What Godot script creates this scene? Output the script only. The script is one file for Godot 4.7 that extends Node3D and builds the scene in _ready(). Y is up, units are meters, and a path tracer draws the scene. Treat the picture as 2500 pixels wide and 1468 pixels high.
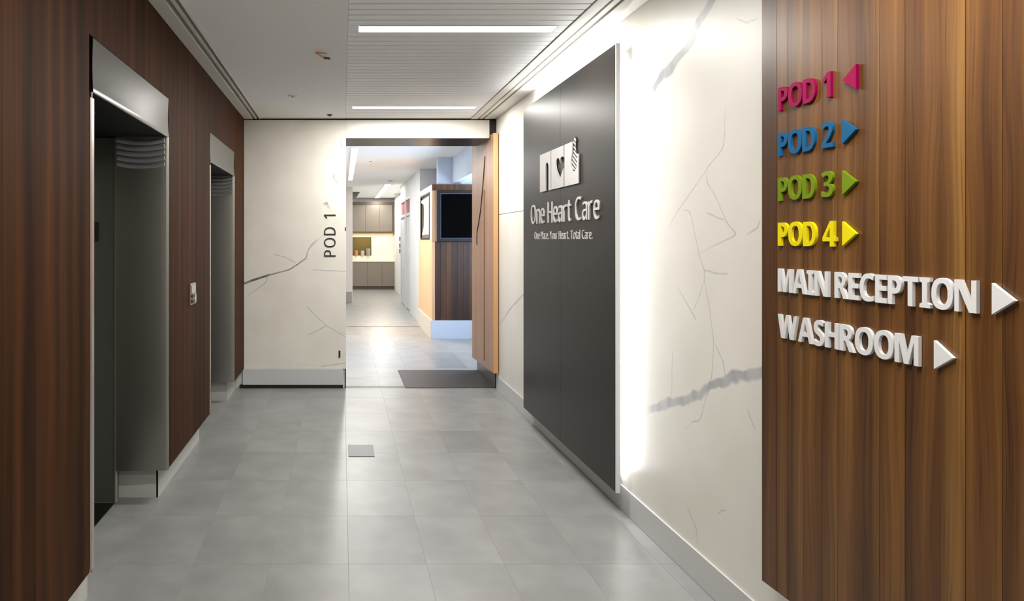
extends Node3D
# A lift lobby: x to the right, y up, depth d into the picture (world z = -d). Metres.

var org := Vector3.ZERO          # origin of the thing being built; shapes are given in lobby coordinates
var uvs := Vector2(1, 1)         # metres -> uv
var uvo := Vector2.ZERO
var M := {}
var rng := RandomNumberGenerator.new()

const CEIL := 2.72
const XL := -0.985               # face of the wood on the left
const XR := 1.554                # face of the marble on the right
const DE := 7.43                 # face of the end wall


func _ready() -> void:
	rng.seed = 7
	# ---- camera: level, facing down the lobby, with a shifted lens
	var cam := Camera3D.new()
	cam.name = "camera"
	cam.projection = Camera3D.PROJECTION_FRUSTUM
	cam.near = 0.05
	cam.far = 100.0
	cam.keep_aspect = Camera3D.KEEP_HEIGHT
	cam.size = 1468.0 / 1800.0 * 0.05
	cam.frustum_offset = Vector2(415.0, -149.0) / 1800.0 * 0.05
	cam.position = Vector3(0, 1.5, 0)
	add_child(cam)
	cam.current = true
	# ---- environment
	var env := Environment.new()
	env.background_mode = Environment.BG_COLOR
	env.background_color = Color(0.84, 0.91, 1.0)
	env.background_energy_multiplier = 14.0
	env.tonemap_mode = Environment.TONE_MAPPER_LINEAR
	env.tonemap_exposure = 1.1
	env.sdfgi_enabled = true
	env.ssao_enabled = true
	env.ssil_enabled = true
	var we := WorldEnvironment.new()
	we.name = "environment"
	we.environment = env
	add_child(we)

	make_materials()
	setting()
	far_setting()
	ceiling_things()
	lift(2.92, 4.18, "lift portal beside the wide wooden panels, the larger of the two steel ones")
	lift(5.52, 6.76, "lift portal next to the end marble wall, the smaller of the two steel ones")
	call_panel()
	door_leaf()
	sign_panel()
	wood_sign()
	end_wall_things()
	far_things()


# ------------------------------------------------------------------ helpers
func new_st() -> SurfaceTool:
	var st := SurfaceTool.new()
	st.begin(Mesh.PRIMITIVE_TRIANGLES)
	return st


func P(x: float, y: float, d: float) -> Vector3:
	return Vector3(x, y, -d)


func tri(st: SurfaceTool, p: Array, n: Array, uv: Array) -> void:
	var g: Vector3 = (p[1] - p[0]).cross(p[2] - p[0])
	var order := [0, 2, 1] if g.dot(n[0] + n[1] + n[2]) > 0.0 else [0, 1, 2]
	for k in order:
		st.set_normal(n[k])
		st.set_uv(uv[k])
		st.add_vertex(p[k] - org)


func flat_uv(p: Vector3, n: Vector3) -> Vector2:
	var a := n.abs()
	var q := Vector2(-p.z, p.y) if a.x >= a.y and a.x >= a.z else (Vector2(p.x, p.y) if a.z >= a.y else Vector2(p.x, -p.z))
	return q * uvs + uvo


func face(st: SurfaceTool, pts: Array, n: Vector3) -> void:
	for k in range(1, pts.size() - 1):
		var t := [pts[0], pts[k], pts[k + 1]]
		tri(st, t, [n, n, n], [flat_uv(t[0], n), flat_uv(t[1], n), flat_uv(t[2], n)])


# a box between two corners given as x, y, depth, its edges chamfered by c
func bx(st: SurfaceTool, x0: float, x1: float, y0: float, y1: float, d0: float, d1: float, c := 0.0) -> void:
	var m := P((x0 + x1) / 2, (y0 + y1) / 2, (d0 + d1) / 2)
	box_at(st, Transform3D(Basis(), m), Vector3(absf(x1 - x0), absf(y1 - y0), absf(d1 - d0)) / 2, c)


func box_at(st: SurfaceTool, t: Transform3D, h: Vector3, c := 0.0) -> void:
	c = minf(c, 0.49 * minf(h.x, minf(h.y, h.z)) * 2.0)
	var i := h - Vector3(c, c, c)
	for ax in 3:
		var b := (ax + 1) % 3
		var e := (ax + 2) % 3
		for s in [-1.0, 1.0]:
			var n := Vector3.ZERO
			n[ax] = s
			var pts := []
			for q in [[-1, -1], [1, -1], [1, 1], [-1, 1]]:
				var v := Vector3.ZERO
				v[ax] = s * h[ax]
				v[b] = q[0] * i[b]
				v[e] = q[1] * i[e]
				pts.append(t * v)
			face(st, pts, t.basis * n)
	if c <= 0.0:
		return
	for ax in 3:
		var b := (ax + 1) % 3
		var e := (ax + 2) % 3
		for s in [-1.0, 1.0]:
			for r in [-1.0, 1.0]:
				var pts := []
				for q in [-1.0, 1.0]:
					var v := Vector3.ZERO
					v[ax] = q * i[ax]
					v[b] = s * h[b]
					v[e] = r * i[e]
					pts.append(t * v)
				for q in [1.0, -1.0]:
					var v := Vector3.ZERO
					v[ax] = q * i[ax]
					v[b] = s * i[b]
					v[e] = r * h[e]
					pts.append(t * v)
				var n := Vector3.ZERO
				n[b] = s
				n[e] = r
				face(st, pts, t.basis * n.normalized())
	for sx in [-1.0, 1.0]:
		for sy in [-1.0, 1.0]:
			for sz in [-1.0, 1.0]:
				face(st, [t * Vector3(sx * h.x, sy * i.y, sz * i.z), t * Vector3(sx * i.x, sy * h.y, sz * i.z), t * Vector3(sx * i.x, sy * i.y, sz * h.z)], t.basis * Vector3(sx, sy, sz).normalized())


# a closed outline swept along ez from 0 to depth; normals run smooth over bends under 40 degrees
func ext(st: SurfaceTool, poly: PackedVector2Array, o: Vector3, ex: Vector3, ey: Vector3, ez: Vector3, depth: float) -> void:
	var n := poly.size()
	var area := 0.0
	for k in n:
		area += poly[k].cross(poly[(k + 1) % n])
	var sgn := 1.0 if area > 0.0 else -1.0
	var en: Array[Vector2] = []
	for k in n:
		var e := (poly[(k + 1) % n] - poly[k]).normalized()
		en.append(Vector2(e.y, -e.x) * sgn)
	for k in n:
		var a := poly[k]
		var b := poly[(k + 1) % n]
		var na := en[k]
		var nb := en[k]
		if en[(k + n - 1) % n].dot(na) > 0.76:
			na = (na + en[(k + n - 1) % n]).normalized()
		if en[(k + 1) % n].dot(nb) > 0.76:
			nb = (nb + en[(k + 1) % n]).normalized()
		var n3a := ex * na.x + ey * na.y
		var n3b := ex * nb.x + ey * nb.y
		var p := [o + ex * a.x + ey * a.y, o + ex * b.x + ey * b.y]
		p.append(p[1] + ez * depth)
		p.append(p[0] + ez * depth)
		var u := [flat_uv(p[0], n3a), flat_uv(p[1], n3a), flat_uv(p[2], n3a), flat_uv(p[3], n3a)]
		tri(st, [p[0], p[1], p[2]], [n3a, n3b, n3b], [u[0], u[1], u[2]])
		tri(st, [p[0], p[2], p[3]], [n3a, n3b, n3a], [u[0], u[2], u[3]])
	var ids := Geometry2D.triangulate_polygon(poly)
	for s in [0.0, depth]:
		var nn := ez * (-1.0 if s == 0.0 else 1.0) * signf(depth)
		for k in range(0, ids.size(), 3):
			var t := []
			for j in 3:
				var q := poly[ids[k + j]]
				t.append(o + ex * q.x + ey * q.y + ez * s)
			face(st, t, nn)


func disc(st: SurfaceTool, c: Vector3, rings: Array, seg := 24) -> void:
	# a lathed body about the vertical through c: rings of [radius, height]
	for k in rings.size() - 1:
		var r0: float = rings[k][0]
		var r1: float = rings[k + 1][0]
		var h0: float = rings[k][1]
		var h1: float = rings[k + 1][1]
		var nn := Vector2(h1 - h0, -(r1 - r0)).normalized()
		for s in seg:
			var a := TAU * s / seg
			var b := TAU * (s + 1) / seg
			var ua := Vector3(cos(a), 0, sin(a))
			var ub := Vector3(cos(b), 0, sin(b))
			var na := ua * nn.x + Vector3.UP * nn.y
			var nb := ub * nn.x + Vector3.UP * nn.y
			var p := [c + ua * r0 + Vector3.UP * h0, c + ub * r0 + Vector3.UP * h0, c + ub * r1 + Vector3.UP * h1, c + ua * r1 + Vector3.UP * h1]
			var z := Vector2.ZERO
			tri(st, [p[0], p[1], p[2]], [na, nb, nb], [z, z, z])
			tri(st, [p[0], p[2], p[3]], [na, nb, na], [z, z, z])


func tube(st: SurfaceTool, pts: Array, r: float, seg := 8) -> void:
	var rings := []
	for k in pts.size():
		var t: Vector3 = (pts[mini(k + 1, pts.size() - 1)] - pts[maxi(k - 1, 0)]).normalized()
		var a := t.cross(Vector3.UP if absf(t.y) < 0.9 else Vector3.RIGHT).normalized()
		var b := t.cross(a).normalized()
		var ring := []
		for s in seg:
			var q := TAU * s / seg
			ring.append(a * cos(q) + b * sin(q))
		rings.append(ring)
	var z := Vector2.ZERO
	for k in pts.size() - 1:
		for s in seg:
			var s2 := (s + 1) % seg
			var n0: Vector3 = rings[k][s]
			var n1: Vector3 = rings[k][s2]
			var n2: Vector3 = rings[k + 1][s2]
			var n3: Vector3 = rings[k + 1][s]
			tri(st, [pts[k] + n0 * r, pts[k] + n1 * r, pts[k + 1] + n2 * r], [n0, n1, n2], [z, z, z])
			tri(st, [pts[k] + n0 * r, pts[k + 1] + n2 * r, pts[k + 1] + n3 * r], [n0, n2, n3], [z, z, z])
	for k in [0, pts.size() - 1]:
		var ring := []
		for s in seg:
			ring.append(pts[k] + rings[k][s] * r)
		var out: Vector3 = (pts[0] - pts[1] if k == 0 else pts[k] - pts[k - 1]).normalized()
		face(st, ring, out)


func obj(called: String, st: SurfaceTool, m: Material, parent: Node3D = null) -> MeshInstance3D:
	var o := MeshInstance3D.new()
	o.name = called
	o.mesh = st.commit()
	o.material_override = m
	if parent == null:
		o.position = org
		add_child(o, true)
	else:
		parent.add_child(o, true)
	return o


# parts that have parts of their own: mesh node under a thing, sharing the thing's origin
func tag(o: Node, label: String, category: String, group := "", kind := "") -> Node:
	o.set_meta("label", label)
	if category:
		o.set_meta("category", category)
	if group:
		o.set_meta("group", group)
	if kind:
		o.set_meta("kind", kind)
	return o


func thing(called: String, label: String, category: String, at: Vector3, group := "", kind := "") -> Node3D:
	var o := Node3D.new()
	o.name = called
	o.position = at
	add_child(o, true)
	org = at
	tag(o, label, category, group, kind)
	return o


func mat(c: Color, rough := 0.6, metal := 0.0) -> StandardMaterial3D:
	var m := StandardMaterial3D.new()
	m.albedo_color = c
	m.roughness = rough
	m.metallic = metal
	return m


func glow(c: Color, e: float) -> StandardMaterial3D:
	var m := mat(Color(0.9, 0.9, 0.9), 0.5)
	m.emission_enabled = true
	m.emission = c
	m.emission_energy_multiplier = e
	return m


func area(called: String, parent: Node3D, at: Vector3, basis: Basis, size: Vector2, e: float, c := Color(1, 1, 1)) -> void:
	var l := AreaLight3D.new()
	l.name = called
	l.area_size = size
	l.light_energy = e
	l.light_color = c
	l.area_range = 20.0
	l.area_attenuation = 2.0
	l.shadow_enabled = true
	l.transform = Transform3D(basis, at - org)
	parent.add_child(l, true)


const DOWN := Basis(Vector3(1, 0, 0), Vector3(0, 0, -1), Vector3(0, 1, 0))   # local -z points down


# ------------------------------------------------------------------ textures
func wood_image(sd: int, stops: Array, amp := [0.46, 0.15, 0.13, 0.6]) -> Image:
	var w := 1024
	var h := 384
	var ns := []
	for k in 5:
		var f := FastNoiseLite.new()
		f.seed = sd + k * 13
		f.noise_type = FastNoiseLite.TYPE_SIMPLEX_SMOOTH
		f.frequency = 1.0
		f.fractal_type = FastNoiseLite.FRACTAL_NONE
		ns.append(f)
	var g := Gradient.new()
	g.offsets = PackedFloat32Array([0.0, 0.35, 0.65, 1.0])
	g.colors = PackedColorArray(stops)
	var data := PackedByteArray()
	data.resize(w * h * 3)
	var i := 0
	for y in h:
		var v := float(y) / h
		for x in w:
			var u := float(x) / w
			var wv: float = u + 0.012 * ns[4].get_noise_2d(u * 5.0, v * 4.0)
			var t: float = 0.5 + amp[0] * ns[0].get_noise_2d(wv * 9.0, v * 0.8) + amp[1] * ns[1].get_noise_2d(wv * 46.0, v * 2.2) + amp[2] * ns[2].get_noise_2d(wv * 210.0, v * 5.0)
			var pore: float = ns[3].get_noise_2d(wv * 150.0, v * 7.0)
			if pore > 0.5:
				t -= (pore - 0.5) * amp[3]
			var c := g.sample(clampf(t, 0.0, 1.0))
			data[i] = int(c.r * 255.0)
			data[i + 1] = int(c.g * 255.0)
			data[i + 2] = int(c.b * 255.0)
			i += 3
	return Image.create_from_data(w, h, false, Image.FORMAT_RGB8, data)


func wood_mat(im: Texture2D, tint: Color, rough: float) -> StandardMaterial3D:
	var m := mat(tint, rough)
	m.albedo_texture = im
	m.roughness = rough
	return m


func vein(im: Image, pts: Array, org2: Vector2, size: Vector2, width: float, col: Color, strength: float, nz: FastNoiseLite, ragged: float) -> void:
	# pts: depth (or x), height pairs in metres on the slab
	var w := im.get_width()
	var h := im.get_height()
	var cv := Curve2D.new()
	for k in pts.size() / 2:
		var p := Vector2(pts[2 * k], pts[2 * k + 1])
		var q0 := Vector2(pts[maxi(2 * k - 2, 0)], pts[maxi(2 * k - 1, 1)])
		var q1 := Vector2(pts[mini(2 * k + 2, pts.size() - 2)], pts[mini(2 * k + 3, pts.size() - 1)])
		cv.add_point(p, (q0 - q1) / 7.0, (q1 - q0) / 7.0)
	pts = []
	for p in cv.tessellate(3, 6.0):
		pts.append_array([p.x, p.y])
	var total := pts.size() / 2 - 1
	var px := w / size.x
	var py := h / size.y
	for k in total:
		var a := Vector2(pts[2 * k], pts[2 * k + 1])
		var b := Vector2(pts[2 * k + 2], pts[2 * k + 3])
		var pad := width + ragged + 0.01
		var x0 := clampi(int((minf(a.x, b.x) - pad - org2.x) * px), 0, w - 1)
		var x1 := clampi(int((maxf(a.x, b.x) + pad - org2.x) * px), 0, w - 1)
		var y0 := clampi(int((org2.y + size.y - maxf(a.y, b.y) - pad) * py), 0, h - 1)
		var y1 := clampi(int((org2.y + size.y - minf(a.y, b.y) + pad) * py), 0, h - 1)
		for y in range(y0, y1 + 1):
			for x in range(x0, x1 + 1):
				var q := Vector2(org2.x + x / px, org2.y + size.y - y / py)
				q += Vector2(nz.get_noise_2d(q.x * 120.0, q.y * 120.0), nz.get_noise_2d(q.x * 120.0 + 77.0, q.y * 120.0)) * ragged
				var d := (q - Geometry2D.get_closest_point_to_segment(q, a, b)).length()
				var f := 1.0 - smoothstep(width * 0.3, width * 0.6 + 0.002, d)
				if f > 0.0:
					var s := clampf((b - a).dot(q - a) / maxf((b - a).length_squared(), 1e-6), 0.0, 1.0)
					var along := (k + s) / total
					f *= strength * clampf(minf(along, 1.0 - along) * 9.0 + 0.25, 0.0, 1.0) * (0.85 + 0.3 * nz.get_noise_2d(q.x * 150.0, q.y * 150.0 + 40.0))
					var c := im.get_pixel(x, y)
					var m := c.lerp(col, clampf(f, 0.0, 1.0))
					im.set_pixel(x, y, Color(minf(c.r, m.r), minf(c.g, m.g), minf(c.b, m.b)))


func marble_image(w: int, h: int, sd: int) -> Image:
	var n := FastNoiseLite.new()
	n.seed = sd
	n.frequency = 0.004
	n.fractal_octaves = 3
	var im := n.get_image(w, h)
	im.convert(Image.FORMAT_RGB8)
	var data := im.get_data()
	for i in range(0, data.size(), 3):
		var t := (data[i] / 255.0 - 0.5) * 10.0
		data[i] = int(clampf(240.0 + t, 0, 255))
		data[i + 1] = int(clampf(237.0 + t, 0, 255))
		data[i + 2] = int(clampf(229.0 + t * 1.2, 0, 255))
	return Image.create_from_data(w, h, false, Image.FORMAT_RGB8, data)


func slab_mat(im: Image) -> StandardMaterial3D:
	var m := mat(Color(0.955, 0.95, 0.945), 0.42)
	m.albedo_texture = ImageTexture.create_from_image(im)
	m.texture_repeat = false
	return m


func make_materials() -> void:
	M.paint = mat(Color(0.93, 0.93, 0.92), 0.85)
	M.plaster = mat(Color(0.97, 0.97, 0.965), 0.8)
	M.slat = mat(Color(0.97, 0.975, 0.98), 0.5)
	M.dark_gap = mat(Color(0.1, 0.1, 0.1), 0.8)
	M.slot = mat(Color(0.3, 0.29, 0.27), 0.7)
	M.frame_white = mat(Color(0.86, 0.85, 0.82), 0.5)
	M.base_grey = mat(Color(0.78, 0.78, 0.775), 0.5)
	M.base_pale = mat(Color(0.72, 0.72, 0.7), 0.45)
	M.steel = mat(Color(0.64, 0.64, 0.61), 0.3, 1.0)
	M.steel_edge = mat(Color(0.62, 0.6, 0.56), 0.4, 0.2)
	M.steel_frame = mat(Color(0.36, 0.37, 0.35), 0.4, 0.5)
	M.steel_dark = mat(Color(0.3, 0.3, 0.29), 0.24, 1.0)
	M.steel_head = mat(Color(0.5, 0.5, 0.49), 0.22, 1.0)
	M.steel_trim = mat(Color(0.78, 0.75, 0.71), 0.28, 0.9)
	M.steel_rib = mat(Color(0.66, 0.66, 0.68), 0.28, 0.55)
	M.black = mat(Color(0.04, 0.04, 0.045), 0.5)
	M.bronze = mat(Color(0.2, 0.185, 0.17), 0.3, 0.6)
	M.panel = mat(Color(0.155, 0.143, 0.13), 0.36, 0.0)
	M.panel.metallic_specular = 0.25
	M.white_edge = mat(Color(0.86, 0.86, 0.87), 0.4)
	M.letter_metal = mat(Color(0.78, 0.77, 0.76), 0.4, 0.3)
	M.letter_white = mat(Color(0.86, 0.86, 0.86), 0.4)
	M.magenta = mat(Color(0.54, 0.02, 0.26), 0.5)
	M.blue = mat(Color(0.1, 0.34, 0.5), 0.5)
	M.green = mat(Color(0.42, 0.51, 0.08), 0.5)
	M.yellow = mat(Color(0.88, 0.81, 0.07), 0.5)
	for k in ["magenta", "blue", "green", "yellow"]:
		M[k].metallic_specular = 0.2
	M.ink = mat(Color(0.13, 0.13, 0.13), 0.4)
	M.taupe = mat(Color(0.52, 0.48, 0.43), 0.5)
	M.taupe_dark = mat(Color(0.36, 0.32, 0.27), 0.5)
	M.cream = mat(Color(0.93, 0.9, 0.84), 0.4)
	M.maple = mat(Color(0.93, 0.78, 0.62), 0.45)
	M.red_glass = mat(Color(0.66, 0.17, 0.2), 0.2)
	M.door_white = mat(Color(0.85, 0.86, 0.88), 0.4)
	M.lamp = glow(Color(1, 1, 1), 1.6)
	# floor
	var fn := NoiseTexture2D.new()
	var f := FastNoiseLite.new()
	f.seed = 5
	f.frequency = 0.006
	f.fractal_octaves = 5
	fn.noise = f
	fn.width = 512
	fn.height = 512
	fn.seamless = true
	var ramp := Gradient.new()
	ramp.offsets = PackedFloat32Array([0.0, 0.5, 1.0])
	ramp.colors = PackedColorArray([Color(0.88, 0.88, 0.88), Color(0.94, 0.94, 0.94), Color(1, 1, 1)])
	fn.color_ramp = ramp
	M.tiles = []
	for k in 5:
		var v: float = [0.56, 0.565, 0.575, 0.58, 0.53][k]
		var m := mat(Color(v * 0.987, v, v * 0.992), 0.35)
		m.albedo_texture = fn
		M.tiles.append(m)
	M.grout = mat(Color(0.51, 0.52, 0.515), 0.5)
	# wood
	var im := ImageTexture.create_from_image(wood_image(3, [Color(0.28, 0.175, 0.09), Color(0.385, 0.25, 0.125), Color(0.45, 0.305, 0.153), Color(0.57, 0.41, 0.21)]))
	var im3 := ImageTexture.create_from_image(wood_image(77, [Color(0.19, 0.12, 0.075), Color(0.27, 0.175, 0.1), Color(0.31, 0.195, 0.11), Color(0.4, 0.25, 0.14)], [0.5, 0.1, 0.06, 0.4]))
	M.wood_left = []
	for t in [Color(0.84, 0.82, 0.8), Color(0.78, 0.76, 0.74), Color(0.85, 0.81, 0.76)]:
		M.wood_left.append(wood_mat(im3, t, 0.55))
		M.wood_left[-1].metallic_specular = 0.15
	M.wood_sign = []
	for t in [Color(0.95, 0.95, 0.93), Color(0.88, 0.85, 0.82), Color(0.95, 0.92, 0.84), Color(0.82, 0.78, 0.74)]:
		M.wood_sign.append(wood_mat(im, t, 0.36))
	var im2 := ImageTexture.create_from_image(wood_image(41, [Color(0.62, 0.47, 0.37), Color(0.72, 0.57, 0.46), Color(0.76, 0.61, 0.49), Color(0.82, 0.67, 0.54)], [0.3, 0.08, 0.06, 0.3]))
	M.wood_door = wood_mat(im2, Color(0.9, 0.83, 0.76), 0.4)
	M.wood_light = wood_mat(im2, Color(1, 0.98, 0.95), 0.4)
	M.wood_kiosk = []
	for t in [Color(0.56, 0.49, 0.43), Color(0.43, 0.36, 0.31), Color(0.74, 0.68, 0.6)]:
		M.wood_kiosk.append(wood_mat(im, t, 0.45))
	# marble slabs, each with the veins of its own stone
	var nz := FastNoiseLite.new()
	nz.seed = 9
	nz.frequency = 0.05
	nz.fractal_octaves = 3
	var grey := Color(0.7, 0.71, 0.73)
	var thin := Color(0.62, 0.62, 0.63)
	var a := marble_image(1024, 1124, 1)
	var o := Vector2(2.2, 0.14)
	var s := Vector2(2.35, 2.58)
	vein(a, [3.108, 2.51, 3.215, 2.438, 3.272, 2.391, 3.37, 2.352, 3.475, 2.311, 3.586, 2.297, 3.656, 2.262, 3.74, 2.2], o, s, 0.05, Color(0.6, 0.61, 0.63), 0.95, nz, 0.014)
	vein(a, [3.0, 2.56, 3.06, 2.53, 3.108, 2.51, 3.2, 2.45], o, s, 0.055, grey, 0.9, nz, 0.012)
	vein(a, [2.5, 2.69, 2.8, 2.62, 3.06, 2.53], o, s, 0.05, grey, 0.8, nz, 0.012)
	vein(a, [3.745, 0.635, 3.619, 0.678, 3.501, 0.73, 3.37, 0.759, 3.253, 0.815, 3.132, 0.853], o, s, 0.045, grey, 0.8, nz, 0.014)
	vein(a, [3.2, 0.83, 3.111, 0.886, 3.024, 0.915, 2.926, 0.955, 2.834, 0.976, 2.713, 1.016, 2.5, 1.08, 2.3, 1.13], o, s, 0.042, grey, 0.95, nz, 0.018)
	for pl in [
		[3.37, 1.64, 3.287, 1.611, 3.204, 1.431, 3.164, 1.37, 3.157, 1.325, 3.111, 1.192, 3.084, 1.082, 3.091, 0.969, 3.111, 0.89, 3.15, 0.814, 3.204, 0.717, 3.268, 0.69, 3.354, 0.635],
		[2.988, 2.036, 2.992, 1.925, 3.017, 1.869, 3.118, 1.814, 3.241, 1.738, 3.407, 1.636, 3.501, 1.56],
		[3.132, 1.81, 3.136, 1.747, 3.067, 1.679, 2.979, 1.573, 2.914, 1.521, 3.05, 1.483, 3.238, 1.433],
		[3.139, 1.615, 2.995, 1.58], [2.74, 1.573, 2.761, 1.541, 2.834, 1.517], [3.164, 1.37, 3.067, 1.36, 2.966, 1.365],
		[3.164, 1.324, 3.204, 1.26, 3.26, 1.185], [3.415, 1.278, 3.268, 1.177, 3.238, 1.147], [3.084, 1.075, 3.008, 1.005, 2.988, 0.947],
		[3.466, 0.972, 3.475, 0.751], [2.828, 0.849, 2.77, 0.783], [3.326, 0.31, 3.283, 0.269, 3.238, 0.234, 3.219, 0.159],
		[3.05, 0.365, 3.014, 0.393, 2.982, 0.405], [2.902, 2.37, 2.828, 2.333, 2.759, 2.325]]:
		vein(a, pl, o, s, 0.005, thin, 0.42, nz, 0.004)
	M.slab_near = slab_mat(a)
	var b := marble_image(768, 680, 2)
	var ob := Vector2(4.55, 0.14)
	var sb := Vector2(2.88, 2.58)
	vein(b, [7.191, 2.295, 6.941, 2.422, 6.628, 2.55], ob, sb, 0.016, thin, 0.5, nz, 0.004)
	vein(b, [7.209, 0.679, 6.822, 0.856, 6.357, 1.016, 6.0, 1.1], ob, sb, 0.018, thin, 0.55, nz, 0.004)
	M.slab_far = slab_mat(b)
	var e := marble_image(640, 1360, 4)
	var oe := Vector2(-1.003, 0.0)
	var se := Vector2(1.043, 2.72)
	vein(e, [-1.05, 1.03, -0.904, 1.091, -0.73, 1.145], oe, se, 0.02, Color(0.35, 0.34, 0.34), 0.9, nz, 0.003)
	vein(e, [-0.78, 1.13, -0.73, 1.145, -0.541, 1.195, -0.458, 1.244, -0.363, 1.314], oe, se, 0.011, Color(0.42, 0.41, 0.41), 0.8, nz, 0.003)
	vein(e, [-0.4, 1.29, -0.363, 1.314, -0.33, 1.413, -0.19, 1.55], oe, se, 0.007, Color(0.55, 0.54, 0.54), 0.7, nz, 0.004)
	for pl in [[-0.743, 1.137, -0.788, 1.05, -0.957, 0.935], [-0.693, 1.351, -0.582, 1.327, -0.466, 1.265], [-0.31, 1.195, 0.1, 1.176],
		[-0.363, 0.831, -0.256, 0.72, -0.157, 0.629, 0.045, 0.514], [-0.161, 0.629, -0.343, 0.534], [-0.215, 0.221, 0.06, 0.258], [-0.33, 1.43, -0.25, 1.5]]:
		vein(e, pl, oe, se, 0.006, thin, 0.6, nz, 0.003)
	vein(e, [-0.021, 2.511, 0.0, 2.433, -0.025, 2.309, -0.083, 2.148, -0.062, 2.086, 0.0, 2.037, 0.054, 1.979], oe, se, 0.022, Color(0.72, 0.72, 0.72), 0.5, nz, 0.006)
	vein(e, [-0.2, 1.84, -0.16, 1.86, -0.12, 1.8], oe, se, 0.03, thin, 0.2, nz, 0.02)
	M.slab_end = slab_mat(e)
	M.marble = mat(Color(0.9, 0.885, 0.855), 0.3)


# a slab whose front carries the picture of its stone: uv 0..1 over the stretch o..o+s
func slab(called: String, parent: Node3D, m: Material, o: Vector2, s: Vector2, a: Array) -> void:
	uvs = Vector2(1.0 / s.x, -1.0 / s.y)
	uvo = Vector2(-o.x / s.x, 1.0 + o.y / s.y)
	var st := new_st()
	bx(st, a[0], a[1], a[2], a[3], a[4], a[5], 0.002)
	obj(called, st, m, parent)
	uvs = Vector2.ONE
	uvo = Vector2.ZERO


# a wooden board whose grain starts anywhere in the wood picture (1 m across the grain, 2.7 m along it)
func board(called: String, parent: Node3D, m: Material, a: Array, along_x := false) -> MeshInstance3D:
	var at: float = a[0] if along_x else a[4]
	var w: float = (a[1] - a[0]) if along_x else (a[5] - a[4])
	uvs = Vector2(1.0, 1.0 / 2.75)
	uvo = Vector2(-at + rng.randf() * maxf(0.0, 1.0 - w), 0.0)
	var st := new_st()
	bx(st, a[0], a[1], a[2], a[3], a[4], a[5], 0.0006)
	uvs = Vector2.ONE
	uvo = Vector2.ZERO
	return obj(called, st, m, parent)


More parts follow.
